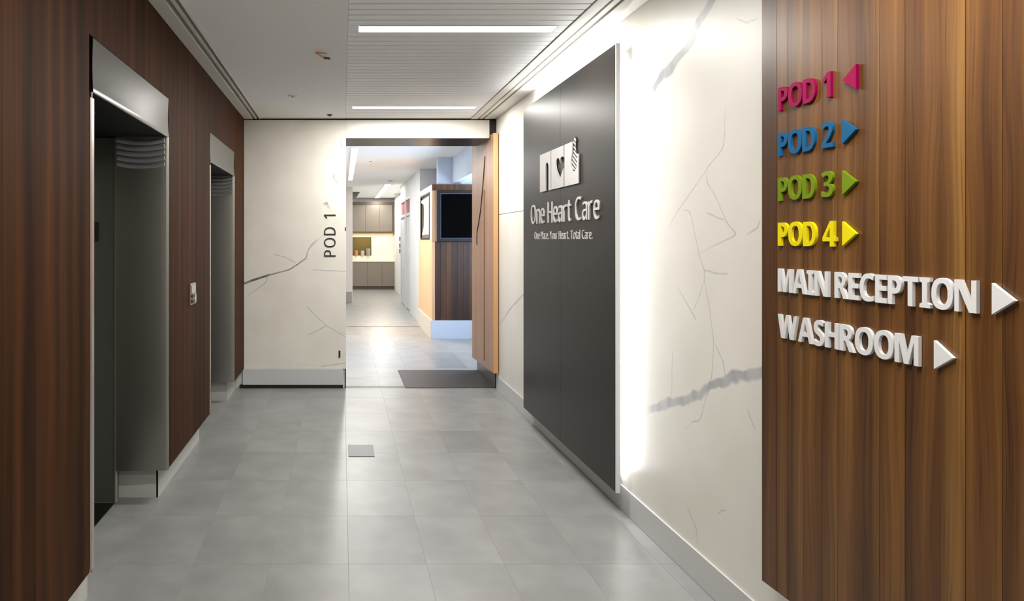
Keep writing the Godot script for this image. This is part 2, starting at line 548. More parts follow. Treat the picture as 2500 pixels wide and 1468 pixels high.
# ------------------------------------------------------------------ the lobby
func setting() -> void:
	# floor
	var fl := thing("floor", "pale grey concrete-look tile floor running through the lobby and beyond the opening", "floor", P(0, 0, 4), "", "structure")
	var st := new_st()
	bx(st, -1.75, 3.0, -0.2, -0.001, -3.2, 22.6)
	obj("screed", st, M.grout, fl)
	st = new_st()
	bx(st, -1.6, 1.56, -0.012, 0.0, -3.0, 2.221)
	obj("slab", st, M.tiles[2], fl)
	st = new_st()
	bx(st, -1.6, 3.0, -0.012, 0.0, 12.645, 22.5)
	obj("slab", st, M.tiles[3], fl)
	var xs := [-1.41, -1.05, -0.69, -0.33, 0.03, 0.39, 0.75, 1.11, 1.47, 1.56]
	var r := 0
	var d := 2.223
	while d < 12.6:
		var cols := xs.duplicate() if d < 7.4 else [0.03, 0.39, 0.75, 1.11, 1.47, 1.83, 2.19, 2.7]
		for k in cols.size() - 1:
			var tone := rng.randi_range(0, 3)
			if d < 7.4 and cols[k] < 0.0:
				tone = rng.randi_range(0, 1)
			if (r == 5 and k == 6) or (r == 2 and k == 4) or (d > 8.4 and d < 9.7 and cols[k] > 1.0 and cols[k] < 1.3):
				tone = 4
			uvo = Vector2(rng.randf(), rng.randf())
			uvs = Vector2(0.8, 0.8)
			st = new_st()
			bx(st, cols[k] + 0.0004, cols[k + 1] - (0.0012 if cols[k + 1] == 0.03 else 0.0004), -0.012, 0.0, d + 0.0008, d + 0.5912, 0.0004)
			obj("tile", st, M.tiles[tone], fl)
		d += 0.592 if absf(d + 0.592 - 7.4) > 0.3 else 7.43 - d
		if r == 8:
			d = 7.432
		r += 1
	uvo = Vector2.ZERO
	uvs = Vector2.ONE

	# left wall: solid blocks behind the wooden boards, lift shafts left open
	var wl := thing("wall_left", "dark walnut boarded wall around the two steel lift portals", "wall", P(XL, 0, 4), "", "structure")
	st = new_st()
	for q in [[-3.0, 2.86], [4.26, 5.46], [6.84, 7.43]]:
		bx(st, -1.6, -1.004, 0.2, 2.78, q[0], q[1])
		bx(st, -1.6, -1.08, 0.0, 0.2, q[0] + (0.04 if q[0] > 0.0 else 0.0), q[1])
	for q in [[2.86, 4.26], [5.46, 6.84]]:
		bx(st, -1.6, -1.004, 2.31, 2.78, q[0], q[1])
	bx(st, -1.75, -1.6, 0.0, 2.9, -3.0, 8.0)
	obj("backing", st, M.dark_gap, wl)
	var b := [-3.0, -2.6, -2.2, -1.8, -1.4, -1.0, -0.6, -0.2, 0.2, 0.6, 1.0, 1.4, 1.72, 1.93, 2.14, 2.37, 2.6, 2.872]
	for k in b.size() - 1:
		board("board", wl, M.wood_left[k % 3], [-1.004, XL, 0.2, CEIL, b[k], b[k + 1] - 0.0004])
	for q in [[2.872, 3.2], [3.2, 3.53], [3.53, 3.86], [3.86, 4.2], [5.5, 5.82], [5.82, 6.14], [6.14, 6.46], [6.46, 6.77]]:
		board("board", wl, M.wood_left[rng.randi_range(0, 2)], [-1.004, XL, 2.302, CEIL, q[0], q[1] - 0.0004])
	for q in [[4.2, 4.58], [4.58, 4.98], [4.98, 5.25], [5.25, 5.5], [6.77, 7.05], [7.05, 7.415]]:
		board("board", wl, M.wood_left[rng.randi_range(0, 2)], [-1.004, XL, 0.2, CEIL if q[0] != 6.77 and q[0] != 7.05 else CEIL, q[0], q[1] - 0.0004])
	# recessed base under the boards and round the portals
	var bl := thing("baseboard_left", "pale grey recessed base under the walnut boards", "baseboard", P(-1.07, 0, 4), "", "structure")
	st = new_st()
	bx(st, -1.08, -1.07, 0.0, 0.2, -3.0, 3.1)
	bx(st, -1.3, -1.07, 0.0, 0.19, 3.09, 3.1)
	obj("near_strip", st, M.base_pale, bl).name = "strip"
	st = new_st()
	bx(st, -1.08, -1.07, 0.0, 0.2, 4.286, 5.52)
	bx(st, -1.3, -1.07, 0.0, 0.19, 4.286, 4.296)
	obj("strip", st, M.base_pale, bl)
	st = new_st()
	bx(st, -1.08, -1.07, 0.0, 0.2, 6.86, 7.4)
	bx(st, -1.3, -1.07, 0.0, 0.19, 6.86, 6.87)
	obj("strip", st, M.base_pale, bl)

	# right wall: marble slabs
	var wr := thing("wall_right", "white marble wall with grey veins behind the dark sign panel", "wall", P(XR, 0, 4), "", "structure")
	st = new_st()
	bx(st, 1.575, 1.75, 0.0, 2.9, -3.0, 7.43)
	obj("backing", st, M.paint, wr)
	st = new_st()
	bx(st, XR, 1.574, 0.0, CEIL, -3.0, 2.199, 0.002)
	obj("marble_slab", st, M.marble, wr)
	slab("marble_slab", wr, M.slab_near, Vector2(2.2, 0.14), Vector2(2.35, 2.58), [XR, 1.574, 0.0, CEIL, 2.2, 4.549])
	slab("marble_slab", wr, M.slab_far, Vector2(4.55, 0.14), Vector2(2.88, 2.58), [XR, 1.574, 0.0, 1.744, 4.55, 7.43])
	slab("marble_slab", wr, M.slab_far, Vector2(4.55, 0.14), Vector2(2.88, 2.58), [XR, 1.574, 1.748, CEIL, 4.55, 7.43])
	st = new_st()
	bx(st, 1.546, XR, 0.0, 0.14, -3.0, 7.4, 0.002)
	org = P(1.55, 0, 2)
	st = new_st()
	bx(st, 1.546, XR, 0.0, 0.14, -3.0, 7.4, 0.002)
	tag(obj("baseboard_right", st, M.base_grey), "grey base strip along the foot of the veined marble wall", "baseboard", "", "structure")

	# end wall with the opening
	var we := thing("wall_end", "white marble end wall with fine dark veins around the opening", "wall", P(0, 0, DE), "", "structure")
	st = new_st()
	bx(st, -1.75, 0.03, 0.0, 2.9, 7.456, 8.0)
	bx(st, 0.03, 1.75, 2.54, 2.9, 7.456, 8.0)
	bx(st, 1.556, 1.9, 0.0, 2.9, 7.456, 8.0)
	obj("backing", st, M.paint, we)
	slab("marble_slab", we, M.slab_end, Vector2(-1.003, 0.0), Vector2(1.043, 2.72), [-1.003, 0.04, 0.196, 2.705, DE, 7.455])
	st = new_st()
	bx(st, 0.04, 1.486, 2.521, 2.705, DE, 7.455, 0.002)
	obj("marble_slab", st, M.marble, we)
	st = new_st()
	bx(st, 1.486, 1.554, 2.56, CEIL, 7.437, 7.455)
	obj("channel", st, M.bronze, we)
	st = new_st()
	bx(st, -1.004, 1.554, 2.705, CEIL, 7.437, 7.455)
	obj("shadow_gap", st, M.dark_gap, we)
	org = P(-0.5, 0, DE)
	st = new_st()
	bx(st, -1.0, 0.01, 0.036, 0.196, 7.418, DE, 0.002)
	tag(obj("baseboard_end", st, mat(Color(0.78, 0.79, 0.8), 0.35)), "blue-grey base strip under the marble wall with the upright lettering", "baseboard", "", "structure")
	st = new_st()
	bx(st, -1.03, 0.01, 0.0, 0.036, 7.424, DE + 0.02)
	tag(obj("trim_1", st, M.bronze), "dark floor channel beneath the end wall base strip", "trim", "", "structure")
	# lining of the opening
	var tl := thing("trim_2", "dark bronze metal lining of the opening at the lobby end", "trim", P(0.8, 0, 7.7), "", "structure")
	st = new_st()
	bx(st, 0.03, 1.556, 2.519, 2.54, 7.44, 8.05)
	obj("soffit", st, M.bronze, tl)
	st = new_st()
	bx(st, 1.545, 1.556, 0.0, 2.519, 7.44, 8.44)
	bx(st, 0.03, 0.04, 0.0, 2.519, 7.44, 8.05)
	obj("jamb", st, M.bronze, tl)
	st = new_st()
	bx(st, 0.64, 1.545, 0.0, 0.006, 7.44, 8.44, 0.002)
	obj("threshold", st, mat(Color(0.2, 0.19, 0.185), 0.5, 0.2), tl)

	# wall behind the camera
	org = P(0, 0, -3)
	st = new_st()
	bx(st, -1.75, 1.75, 0.0, 2.9, -3.2, -3.0)
	tag(obj("wall_back", st, M.paint), "plain white wall closing the lobby opposite the marble end wall", "wall", "", "structure")

	# ceiling: plaster on one side, white slats on the other
	var ce := thing("ceiling", "white lobby ceiling, smooth plaster beside narrow slats across the lobby", "ceiling", P(0, CEIL, 4), "", "structure")
	st = new_st()
	bx(st, -1.75, 1.75, 2.8, 3.0, -3.2, 8.05)
	obj("deck", st, M.paint, ce)
	st = new_st()
	bx(st, -0.82, 0.0335, CEIL, 2.8, -3.0, DE)
	obj("plaster_panel", st, M.plaster, ce)
	st = new_st()
	bx(st, 0.034, 1.293, 2.745, 2.8, -3.0, DE)
	obj("void", st, M.dark_gap, ce)
	var lights := [-0.87, 1.664, 4.2, 6.738]
	var dd := -2.9
	while dd < 7.4:
		var w := 0.0956
		var skip := false
		for l in lights:
			if dd < l + 0.144 and dd + w - 0.006 > l:
				var part: float = l - dd - 0.006
				if part > 0.02:
					slat(ce, 0.034, 1.293, dd, l - 0.004)
				slat(ce, 0.034, 0.096, l, l + 0.144)
				slat(ce, 1.234, 1.293, l, l + 0.144)
				dd = l + 0.15
				skip = true
		if skip:
			continue
		slat(ce, 0.034, 1.293, dd, minf(dd + w - 0.012, 7.425))
		dd += w


func slat(parent: Node3D, x0: float, x1: float, d0: float, d1: float) -> void:
	var st := new_st()
	bx(st, x0, x1, CEIL, 2.745, d0, d1, 0.002)
	obj("slat", st, M.slat, parent)


func ceiling_things() -> void:
	# long slot diffusers along both walls
	for side in [0, 1]:
		var x0: float = XL if side == 0 else 1.297
		var x1: float = -0.822 if side == 0 else XR
		var s: Array = [-0.9, -0.876, -0.855, -0.832] if side == 0 else [1.366, 1.38, 1.418, 1.432]
		var t := thing("slot_diffuser", ["long cream ceiling air diffuser with two dark slots above the walnut wall", "long white ceiling air diffuser with two dark slots above the marble wall"][side], "diffuser", P((x0 + x1) / 2, CEIL, 3))
		var st := new_st()
		bx(st, x0, s[0], CEIL - 0.006, 2.8, -2.98, DE, 0.002)
		bx(st, s[1], s[2], CEIL - 0.004, 2.79, -2.98, DE, 0.002)
		bx(st, s[3], x1, CEIL - 0.006, 2.8, -2.98, DE, 0.002)
		obj("frame", st, M.frame_white, t)
		st = new_st()
		bx(st, s[0], s[1], 2.765, 2.79, -2.98, DE)
		bx(st, s[2], s[3], 2.765, 2.79, -2.98, DE)
		obj("slot", st, M.slot, t)
	# lights across the slats
	var ls := ["light strip across the slatted ceiling, third from the marble end wall", "light strip across the slatted ceiling, out of sight overhead", "wide light strip across the slatted ceiling, the bigger of the two seen", "thin light strip across the slatted ceiling, close to the end wall"]
	var k := 0
	for d in [-0.87, 1.664, 4.2, 6.738]:
		var t := thing("ceiling_light", ls[k], "light", P(0.665, CEIL, d + 0.072), "light strips across the slats")
		var st := new_st()
		bx(st, 0.098, 1.232, 2.735, 2.8, d + 0.002, d + 0.142)
		bx(st, 0.098, 1.232, CEIL - 0.002, 2.735, d + 0.002, d + 0.012)
		bx(st, 0.098, 1.232, CEIL - 0.002, 2.735, d + 0.132, d + 0.142)
		obj("housing", st, M.slat, t)
		st = new_st()
		bx(st, 0.1, 1.23, CEIL + 0.002, 2.735, d + 0.012, d + 0.132, 0.002)
		obj("diffuser", st, M.lamp, t)
		area("lamp", t, P(0.665, CEIL - 0.004, d + 0.072), DOWN, Vector2(1.1, 0.12), 4.5, Color(1, 0.985, 0.96))
		k += 1
	# small things on the plaster
	var h := thing("wire_hook", "small bent orange wire hook with a dark tip on the plaster ceiling", "hook", P(-0.13, CEIL, 4.85))
	var st := new_st()
	tube(st, [P(-0.1, 2.712, 4.8), P(-0.14, 2.706, 4.765), P(-0.165, 2.705, 4.75), P(-0.168, 2.706, 4.765), P(-0.15, 2.708, 4.83), P(-0.122, 2.712, 4.92)], 0.004)
	obj("wire", st, mat(Color(0.75, 0.45, 0.12), 0.4), h)
	st = new_st()
	tube(st, [P(-0.122, 2.712, 4.92), P(-0.1, 2.713, 4.935), P(-0.082, 2.713, 4.945)], 0.006)
	obj("tip", st, M.ink, h)
	var sp := thing("ceiling_sensor", "tiny dark ceiling sensor just before the end wall", "sensor", P(-0.12, CEIL, 7.2))
	st = new_st()
	disc(st, P(-0.12, CEIL, 7.2), [[0.0, -0.012], [0.018, -0.011], [0.026, -0.004], [0.028, 0.0]])
	obj("cover", st, mat(Color(0.3, 0.27, 0.22), 0.5), sp)
	st = new_st()
	disc(st, P(-0.12, CEIL - 0.011, 7.2), [[0.0, -0.008], [0.006, -0.007], [0.008, 0.0]], 12)
	obj("lens", st, M.black, sp)
	sp = thing("sprinkler_cover", "pale round sprinkler cover on the plaster ceiling, nearly flush", "sprinkler", P(-0.42, CEIL, 6.26))
	st = new_st()
	disc(st, P(-0.42, CEIL, 6.26), [[0.0, -0.006], [0.038, -0.006], [0.042, -0.003], [0.042, 0.0]])
	obj("plate", st, mat(Color(0.86, 0.86, 0.85), 0.5), sp)
	st = new_st()
	disc(st, P(-0.42, CEIL - 0.005, 6.26), [[0.0, -0.006], [0.008, -0.006], [0.01, 0.0]], 12)
	obj("nozzle", st, M.steel_dark, sp)


func lift(d0: float, d1: float, label: String) -> void:
	var o := thing("lift", label, "lift", P(-1.3, 0, (d0 + d1) / 2))
	# header: a slightly hollow steel sheet in the plane of the wood
	var st := new_st()
	ext(st, PackedVector2Array([Vector2(-0.986, 2.3), Vector2(-0.9875, 2.26), Vector2(-0.9885, 2.215), Vector2(-0.9888, 2.18), Vector2(-0.988, 2.14), Vector2(-0.9865, 2.105), Vector2(-0.985, 2.088), Vector2(-0.987, 2.081), Vector2(-0.995, 2.08), Vector2(-1.003, 2.083), Vector2(-1.003, 2.3)]), P(0, 0, d0), Vector3.RIGHT, Vector3.UP, Vector3(0, 0, -1), d1 - d0 + 0.018)
	obj("header", st, M.steel_head, o)
	# dark soffit of the recess
	st = new_st()
	bx(st, -1.6, -1.003, 2.082, 2.3, d0 + 0.002, d1 - 0.002)
	obj("soffit", st, M.black, o)
	# jambs: bowed steel returns with a rounded outer corner, hung over the base
	for s in [0, 1]:
		st = new_st()
		var dm: float = d1 if s == 1 else d0
		var g: float = 1.0 if s == 1 else -1.0
		var prof := PackedVector2Array()
		for k in 9:
			var f := k / 8.0
			prof.append(Vector2(lerpf(-1.278, -0.996, f), -0.012 * (1.0 - f * f)))
		for k in range(1, 6):
			var an := PI / 2 * k / 5.0
			prof.append(Vector2(-0.996 + 0.011 * sin(an), 0.011 * (1.0 - cos(an))))
		prof.append(Vector2(-0.985, 0.018))
		prof.append(Vector2(-1.0, 0.018))
		prof.append(Vector2(-1.278, 0.018))
		var pts := PackedVector2Array()
		for p in prof:
			pts.append(Vector2(p.x, dm + p.y * g))
		ext(st, pts, P(0, 0.19, 0), Vector3.RIGHT, Vector3(0, 0, -1), Vector3.UP, 1.892)
		obj("jamb", st, M.steel, o)
		# inner frame down to the floor, with a bright rounded edge
		st = new_st()
		bx(st, -1.6, -1.284, 0.0, 2.082, dm + 0.02 * g, dm + 0.045 * g, 0.003)
		obj("frame", st, M.steel_frame, o)
		st = new_st()
		bx(st, -1.295, -1.279, 0.0, 2.082, dm + 0.012 * g, dm + 0.03 * g, 0.005)
		obj("edge_strip", st, M.steel_edge, o)
	# ribbed collar at the top of the far jamb
	for k in 5:
		st = new_st()
		var line := []
		for j in 9:
			var f := j / 8.0
			line.append(P(lerpf(-1.27, -1.005, f), 2.062 - k * 0.034 - 0.016 * 4.0 * f * (1.0 - f), d1 - 0.004 - 0.008 * (1.0 - f)))
		tube(st, line, 0.0165 - 0.0012 * k, 12)
		obj("rib", st, M.steel_rib, o)
	# the two sliding leaves
	for q in [[d0 + 0.01, (d0 + d1) / 2 - 0.002], [(d0 + d1) / 2 + 0.002, d1 - 0.01]]:
		st = new_st()
		bx(st, -1.57, -1.53, 0.01, 2.08, q[0], q[1], 0.003)
		obj("door_leaf", st, M.steel, o)
	st = new_st()
	bx(st, -1.6, -1.29, -0.001, 0.006, d0, d1, 0.002)
	obj("sill", st, M.steel_dark, o)
	# bright trim standing on the near edge of the wood
	st = new_st()
	bx(st, -0.997, -0.981, 0.2, 2.06, d0 - 0.036, d0 + 0.002, 0.004)
	obj("edge_trim", st, M.steel_trim, o)
	if d0 < 4.0:
		st = new_st()
		bx(st, -1.405, -1.385, 1.49, 1.6, d1 + 0.008, d1 + 0.021, 0.002)
		obj("key_switch", st, M.black, o)


func call_panel() -> void:
	var o := thing("call_panel", "small steel lift call panel with buttons on the walnut wall between the portals", "call panel", P(XL, 1.14, 4.83))
	var st := new_st()
	bx(st, XL, XL + 0.012, 1.075, 1.215, 4.745, 4.915, 0.003)
	obj("plate", st, M.steel_trim, o)
	st = new_st()
	bx(st, XL + 0.012, XL + 0.017, 1.15, 1.2, 4.76, 4.87, 0.002)
	obj("display", st, mat(Color(0.66, 0.68, 0.64), 0.3), o)
	for q in [[1.118, 1.145], [1.084, 1.112]]:
		st = new_st()
		bx(st, XL + 0.012, XL + 0.02, q[0], q[1], 4.765, 4.86, 0.004)
		obj("button", st, mat(Color(0.24, 0.15, 0.11), 0.4), o)
	st = new_st()
	bx(st, XL + 0.012, XL + 0.016, 1.085, 1.14, 4.88, 4.905, 0.002)
	obj("key_plate", st, M.frame_white, o)


func door_leaf() -> void:
	# a tall wooden leaf swung back along the wall, hung a hand above the floor
	var o := thing("door_leaf", "tall tan wooden door leaf folded back against the marble at the opening", "door", P(1.5, 0.174, 7.3))
	org = Vector3.ZERO
	o.rotation.y = 0.036
	# local: x across the thickness, y up, -z along the leaf
	uvs = Vector2(1.0, 1.0 / 2.75)
	var st := new_st()
	var r := 0.012
	ext(st, PackedVector2Array([Vector2(0.004, 0), Vector2(0.0, 0.004), Vector2(0.0, 1.0), Vector2(0.045, 1.0), Vector2(0.045, 0.004), Vector2(0.041, 0)]), Vector3(0, 0, 0), Vector3.RIGHT, Vector3(0, 0, -1), Vector3.UP, 2.38)
	obj("leaf", st, M.wood_door, o)
	st = new_st()
	box_at(st, Transform3D(Basis(), Vector3(0.0225, 1.19, 0.005)), Vector3(0.0235, 1.19, 0.006), 0.003)
	tag(obj("edge_band", st, mat(Color(0.86, 0.66, 0.46), 0.4), o), "light tan edge band", "")
	# long upright groove and the slanting dark line above it
	st = new_st()
	box_at(st, Transform3D(Basis(), Vector3(-0.001, 0.95, -0.4)), Vector3(0.003, 0.89, 0.008), 0.001)
	obj("groove", st, mat(Color(0.3, 0.17, 0.12), 0.4), o)
	st = new_st()
	box_at(st, Transform3D(Basis(), Vector3(-0.0005, 0.95, -0.362)), Vector3(0.002, 0.89, 0.012), 0.001)
	obj("groove_lip", st, mat(Color(0.72, 0.54, 0.42), 0.4), o)
	st = new_st()
	tube(st, [Vector3(0, 2.19, -0.36), Vector3(-0.001, 1.85, -0.47), Vector3(-0.002, 1.62, -0.57), Vector3(-0.002, 1.48, -0.67), Vector3(-0.002, 1.41, -0.735), Vector3(-0.001, 1.36, -0.745), Vector3(0, 1.27, -0.745)], 0.007)
	obj("pull_wire", st, mat(Color(0.2, 0.13, 0.12), 0.4), o)
	for y in [0.3, 2.1]:
		st = new_st()
		box_at(st, Transform3D(Basis(), Vector3(0.047, y, -0.96)), Vector3(0.006, 0.06, 0.03), 0.003)
		obj("hinge", st, M.steel_dark, o)
	uvs = Vector2.ONE


# ------------------------------------------------------------------ signs
var fonts := {}
var glyphs := {}


func glyph(ch: String, bold: bool, thick: float) -> Array:
	# [arrays, left, right] of a letter with cap height 1, standing on y = 0, its back on z = 0
	var key := ch + str(bold) + str(thick)
	if glyphs.has(key):
		return glyphs[key]
	if not fonts.has(bold):
		var f := SystemFont.new()
		f.font_names = PackedStringArray(["Droid Sans"])
		f.font_weight = 700 if bold else 400
		fonts[bold] = f
	var base := 0.0
	var cap := 1.0
	if ch != "H":
		var ref: Array = glyph("H", bold, thick)
		base = ref[3]
		cap = ref[4]
	var tm := TextMesh.new()
	tm.text = ch
	tm.font = fonts[bold]
	tm.font_size = 64
	tm.pixel_size = 0.02
	tm.depth = 0.1
	tm.curve_step = 2.0
	var arr := tm.get_mesh_arrays() if tm.get_surface_count() == 0 else tm.surface_get_arrays(0)
	var v: PackedVector3Array = arr[Mesh.ARRAY_VERTEX]
	var lo := Vector3(1e9, 1e9, 1e9)
	var hi := -lo
	for p in v:
		lo = lo.min(p)
		hi = hi.max(p)
	if ch == "H":
		base = lo.y
		cap = hi.y - lo.y
	for i in v.size():
		v[i] = Vector3((v[i].x - lo.x) / cap, (v[i].y - base) / cap, (v[i].z - lo.z) / 0.1 * thick)
	var res := [v, arr[Mesh.ARRAY_NORMAL], arr[Mesh.ARRAY_INDEX], base, cap, (hi.x - lo.x) / cap]
	glyphs[key] = res
	return res


# raised letters along +x of the thing o (y up, z out), standing on (x, y); width 0 keeps the natural width
func lettering(o: Node3D, text: String, bold: bool, x: float, y: float, cap: float, width: float, thick: float, m: Material, gap := 0.1, space := 0.34) -> void:
	var total := 0.0
	for ch in text:
		total += space if ch == " " else glyph(ch, bold, thick)[5] + gap
	total -= gap
	var sx := cap if width <= 0.0 else width / total
	var at := 0.0
	for ch in text:
		if ch == " ":
			at += space
			continue
		var g := glyph(ch, bold, thick)
		var v: PackedVector3Array = g[0].duplicate()
		for i in v.size():
			v[i] = Vector3(v[i].x * sx, v[i].y * cap, v[i].z)
		var arr := []
		arr.resize(Mesh.ARRAY_MAX)
		arr[Mesh.ARRAY_VERTEX] = v
		arr[Mesh.ARRAY_NORMAL] = g[1]
		arr[Mesh.ARRAY_INDEX] = g[2]
		var am := ArrayMesh.new()
		am.add_surface_from_arrays(Mesh.PRIMITIVE_TRIANGLES, arr)
		var mi := MeshInstance3D.new()
		mi.name = "letter"
		mi.mesh = am
		mi.material_override = m
		mi.position = Vector3(x + at * sx, y, 0)
		o.add_child(mi, true)
		at += g[5] + gap


func plate(called: String, parent: Node3D, poly: Array, z: float, depth: float, m: Material) -> void:
	var keep := org
	org = Vector3.ZERO
	var st := new_st()
	var p := PackedVector2Array(poly)
	ext(st, p, Vector3(0, 0, z), Vector3.RIGHT, Vector3.UP, Vector3(0, 0, 1), depth)
	obj(called, st, m, parent)
	org = keep


func sign_thing(called: String, label: String, category: String, at: Vector3, basis: Basis, group := "") -> Node3D:
	var o := thing(called, label, category, at, group)
	o.basis = basis
	org = Vector3.ZERO
	return o


func sign_panel() -> void:
	# the dark metal panel standing off the marble on hidden battens, a light strip behind its near edge
	var o := thing("wall_sign", "tall dark charcoal metal panel standing off the marble wall with a lit edge", "sign", P(1.48, 0.13, 5.0))
	var st := new_st()
	bx(st, 1.48, 1.497, 0.13, 2.56, 3.994, 4.999, 0.0015)
	obj("metal_sheet", st, M.panel, o)
	st = new_st()
	bx(st, 1.48, 1.497, 0.13, 2.56, 5.001, 6.014, 0.0015)
	obj("metal_sheet", st, M.panel, o)
	st = new_st()
	bx(st, 1.4805, 1.503, 0.128, 2.562, 3.982, 3.994, 0.001)
	tag(obj("edge_strip", st, M.white_edge, o), "white edge strip", "")
	st = new_st()
	for d in [4.25, 5.0, 5.8]:
		st = new_st()
		bx(st, 1.497, XR, 0.3, 2.4, d - 0.02, d + 0.02)
		obj("batten", st, M.white_edge, o)
	# the light behind the edge
	var l := thing("led_strip", "upright white light strip glowing on the marble behind the dark panel edge", "light", P(1.515, 0.2, 4.05))
	st = new_st()
	bx(st, 1.499, 1.51, 0.2, 2.5, 4.13, 4.17, 0.002)
	obj("channel", st, M.white_edge, l)
	st = new_st()
	bx(st, 1.505, 1.515, 0.21, 2.49, 4.118, 4.13, 0.002)
	obj("diffuser", st, M.lamp, l)
	var z := Vector3(-0.4, 0, -0.92).normalized()   # local +z; light leaves along -z: towards the wall and the viewer's end
	var y := Vector3.UP
	area("lamp", l, P(1.516, 1.35, 4.112), Basis(y.cross(z), y, z), Vector2(0.015, 2.26), 1.0, Color(1, 1, 1))
	# and one along the top, washing the marble and the ceiling
	var l2 := thing("led_strip", "level white light strip glowing behind the top of the dark panel", "light", P(1.515, 2.5, 5.0))
	st = new_st()
	bx(st, 1.499, 1.51, 2.5, 2.535, 4.1, 5.95, 0.002)
	obj("channel", st, M.white_edge, l2)
	st = new_st()
	bx(st, 1.506, 1.53, 2.536, 2.546, 4.12, 5.93, 0.002)
	obj("diffuser", st, M.lamp, l2)
	area("lamp", l2, P(1.518, 2.552, 5.02), Basis(Vector3(1, 0, 0), Vector3(0, 0, 1), Vector3(0, -1, 0)), Vector2(0.02, 1.8), 0.55, Color(1, 1, 1))

	# emblem: three squares
	var bs := Basis(Vector3(0, 0, 1), Vector3.UP, Vector3(-1, 0, 0))
	var e := sign_thing("sign_emblem", "brushed metal emblem of three square tiles above the large lettering", "emblem", P(1.48, 1.85, 5.47), bs)
	plate("tile", e, [Vector2(0, 0), Vector2(0.15, 0), Vector2(0.15, 0.17), Vector2(0.158, 0.192), Vector2(0.175, 0.202), Vector2(0.2, 0.2), Vector2(0.222, 0.185), Vector2(0.228, 0.16), Vector2(0.228, 0), Vector2(0.275, 0), Vector2(0.275, 0.275), Vector2(0, 0.275)], 0.004, 0.008, M.letter_metal)
	# second tile: a heart cut through it, open at one side
	var cx := 0.2
	var hp := []
	for k in 40:
		var t := TAU * k / 40.0
		var hx := 16.0 * pow(sin(t), 3)
		var hy := 13.0 * cos(t) - 5.0 * cos(2 * t) - 2.0 * cos(3 * t) - cos(4 * t)
		hp.append(Vector2(cx + hx / 32.0 * 0.19, 0.14 + hy / 30.0 * 0.165))
	var tile2 := PackedVector2Array([Vector2(0, 0), Vector2(0.275, 0), Vector2(0.275, 0.275), Vector2(0, 0.275)])
	for piece in Geometry2D.clip_polygons(tile2, PackedVector2Array(hp)):
		var moved := []
		for p in piece:
			moved.append(p + Vector2(0.3, 0))
		plate("tile", e, moved, 0.004, 0.008, M.letter_metal)
	# third tile: cut away round a hatched drop
	plate("tile", e, [Vector2(0.605, 0), Vector2(0.885, 0), Vector2(0.885, 0.185), Vector2(0.868, 0.185), Vector2(0.868, 0.14), Vector2(0.85, 0.1), Vector2(0.81, 0.08), Vector2(0.765, 0.09), Vector2(0.74, 0.125), Vector2(0.742, 0.165), Vector2(0.765, 0.205), Vector2(0.765, 0.275), Vector2(0.605, 0.275)], 0.004, 0.008, M.letter_metal)
	var drop := PackedVector2Array([Vector2(0.81, 0.09), Vector2(0.845, 0.108), Vector2(0.862, 0.145), Vector2(0.84, 0.19), Vector2(0.822, 0.225), Vector2(0.824, 0.255), Vector2(0.834, 0.275), Vector2(0.81, 0.3), Vector2(0.785, 0.275), Vector2(0.793, 0.25), Vector2(0.79, 0.215), Vector2(0.765, 0.18), Vector2(0.752, 0.15), Vector2(0.758, 0.115), Vector2(0.78, 0.095)])
	plate("drop", e, Array(drop), 0.002, 0.004, M.ink)
	for k in 9:
		var a := Vector2(0.73, 0.1 + k * 0.028)
		var bar := PackedVector2Array([a, a + Vector2(0.16, -0.09), a + Vector2(0.16, -0.08), a + Vector2(0, 0.01)])
		for piece in Geometry2D.intersect_polygons(bar, drop):
			plate("hatch_bar", e, Array(piece), 0.005, 0.005, M.letter_metal)
	var t1 := sign_thing("sign_lettering", "large raised metal letters reading One Heart Care under the square emblem", "lettering", P(1.48, 1.619, 5.754), bs)
	lettering(t1, "One Heart Care", false, 0, 0, 0.148, 1.53, 0.008, M.letter_metal, 0.13, 0.42)
	var t2 := sign_thing("sign_tagline", "small raised metal line of words below the large lettering on the dark panel", "lettering", P(1.48, 1.503, 5.66), bs)
	lettering(t2, "One Place. Your Heart. Total Care.", false, 0, 0, 0.055, 1.31, 0.004, M.letter_metal, 0.13, 0.42)


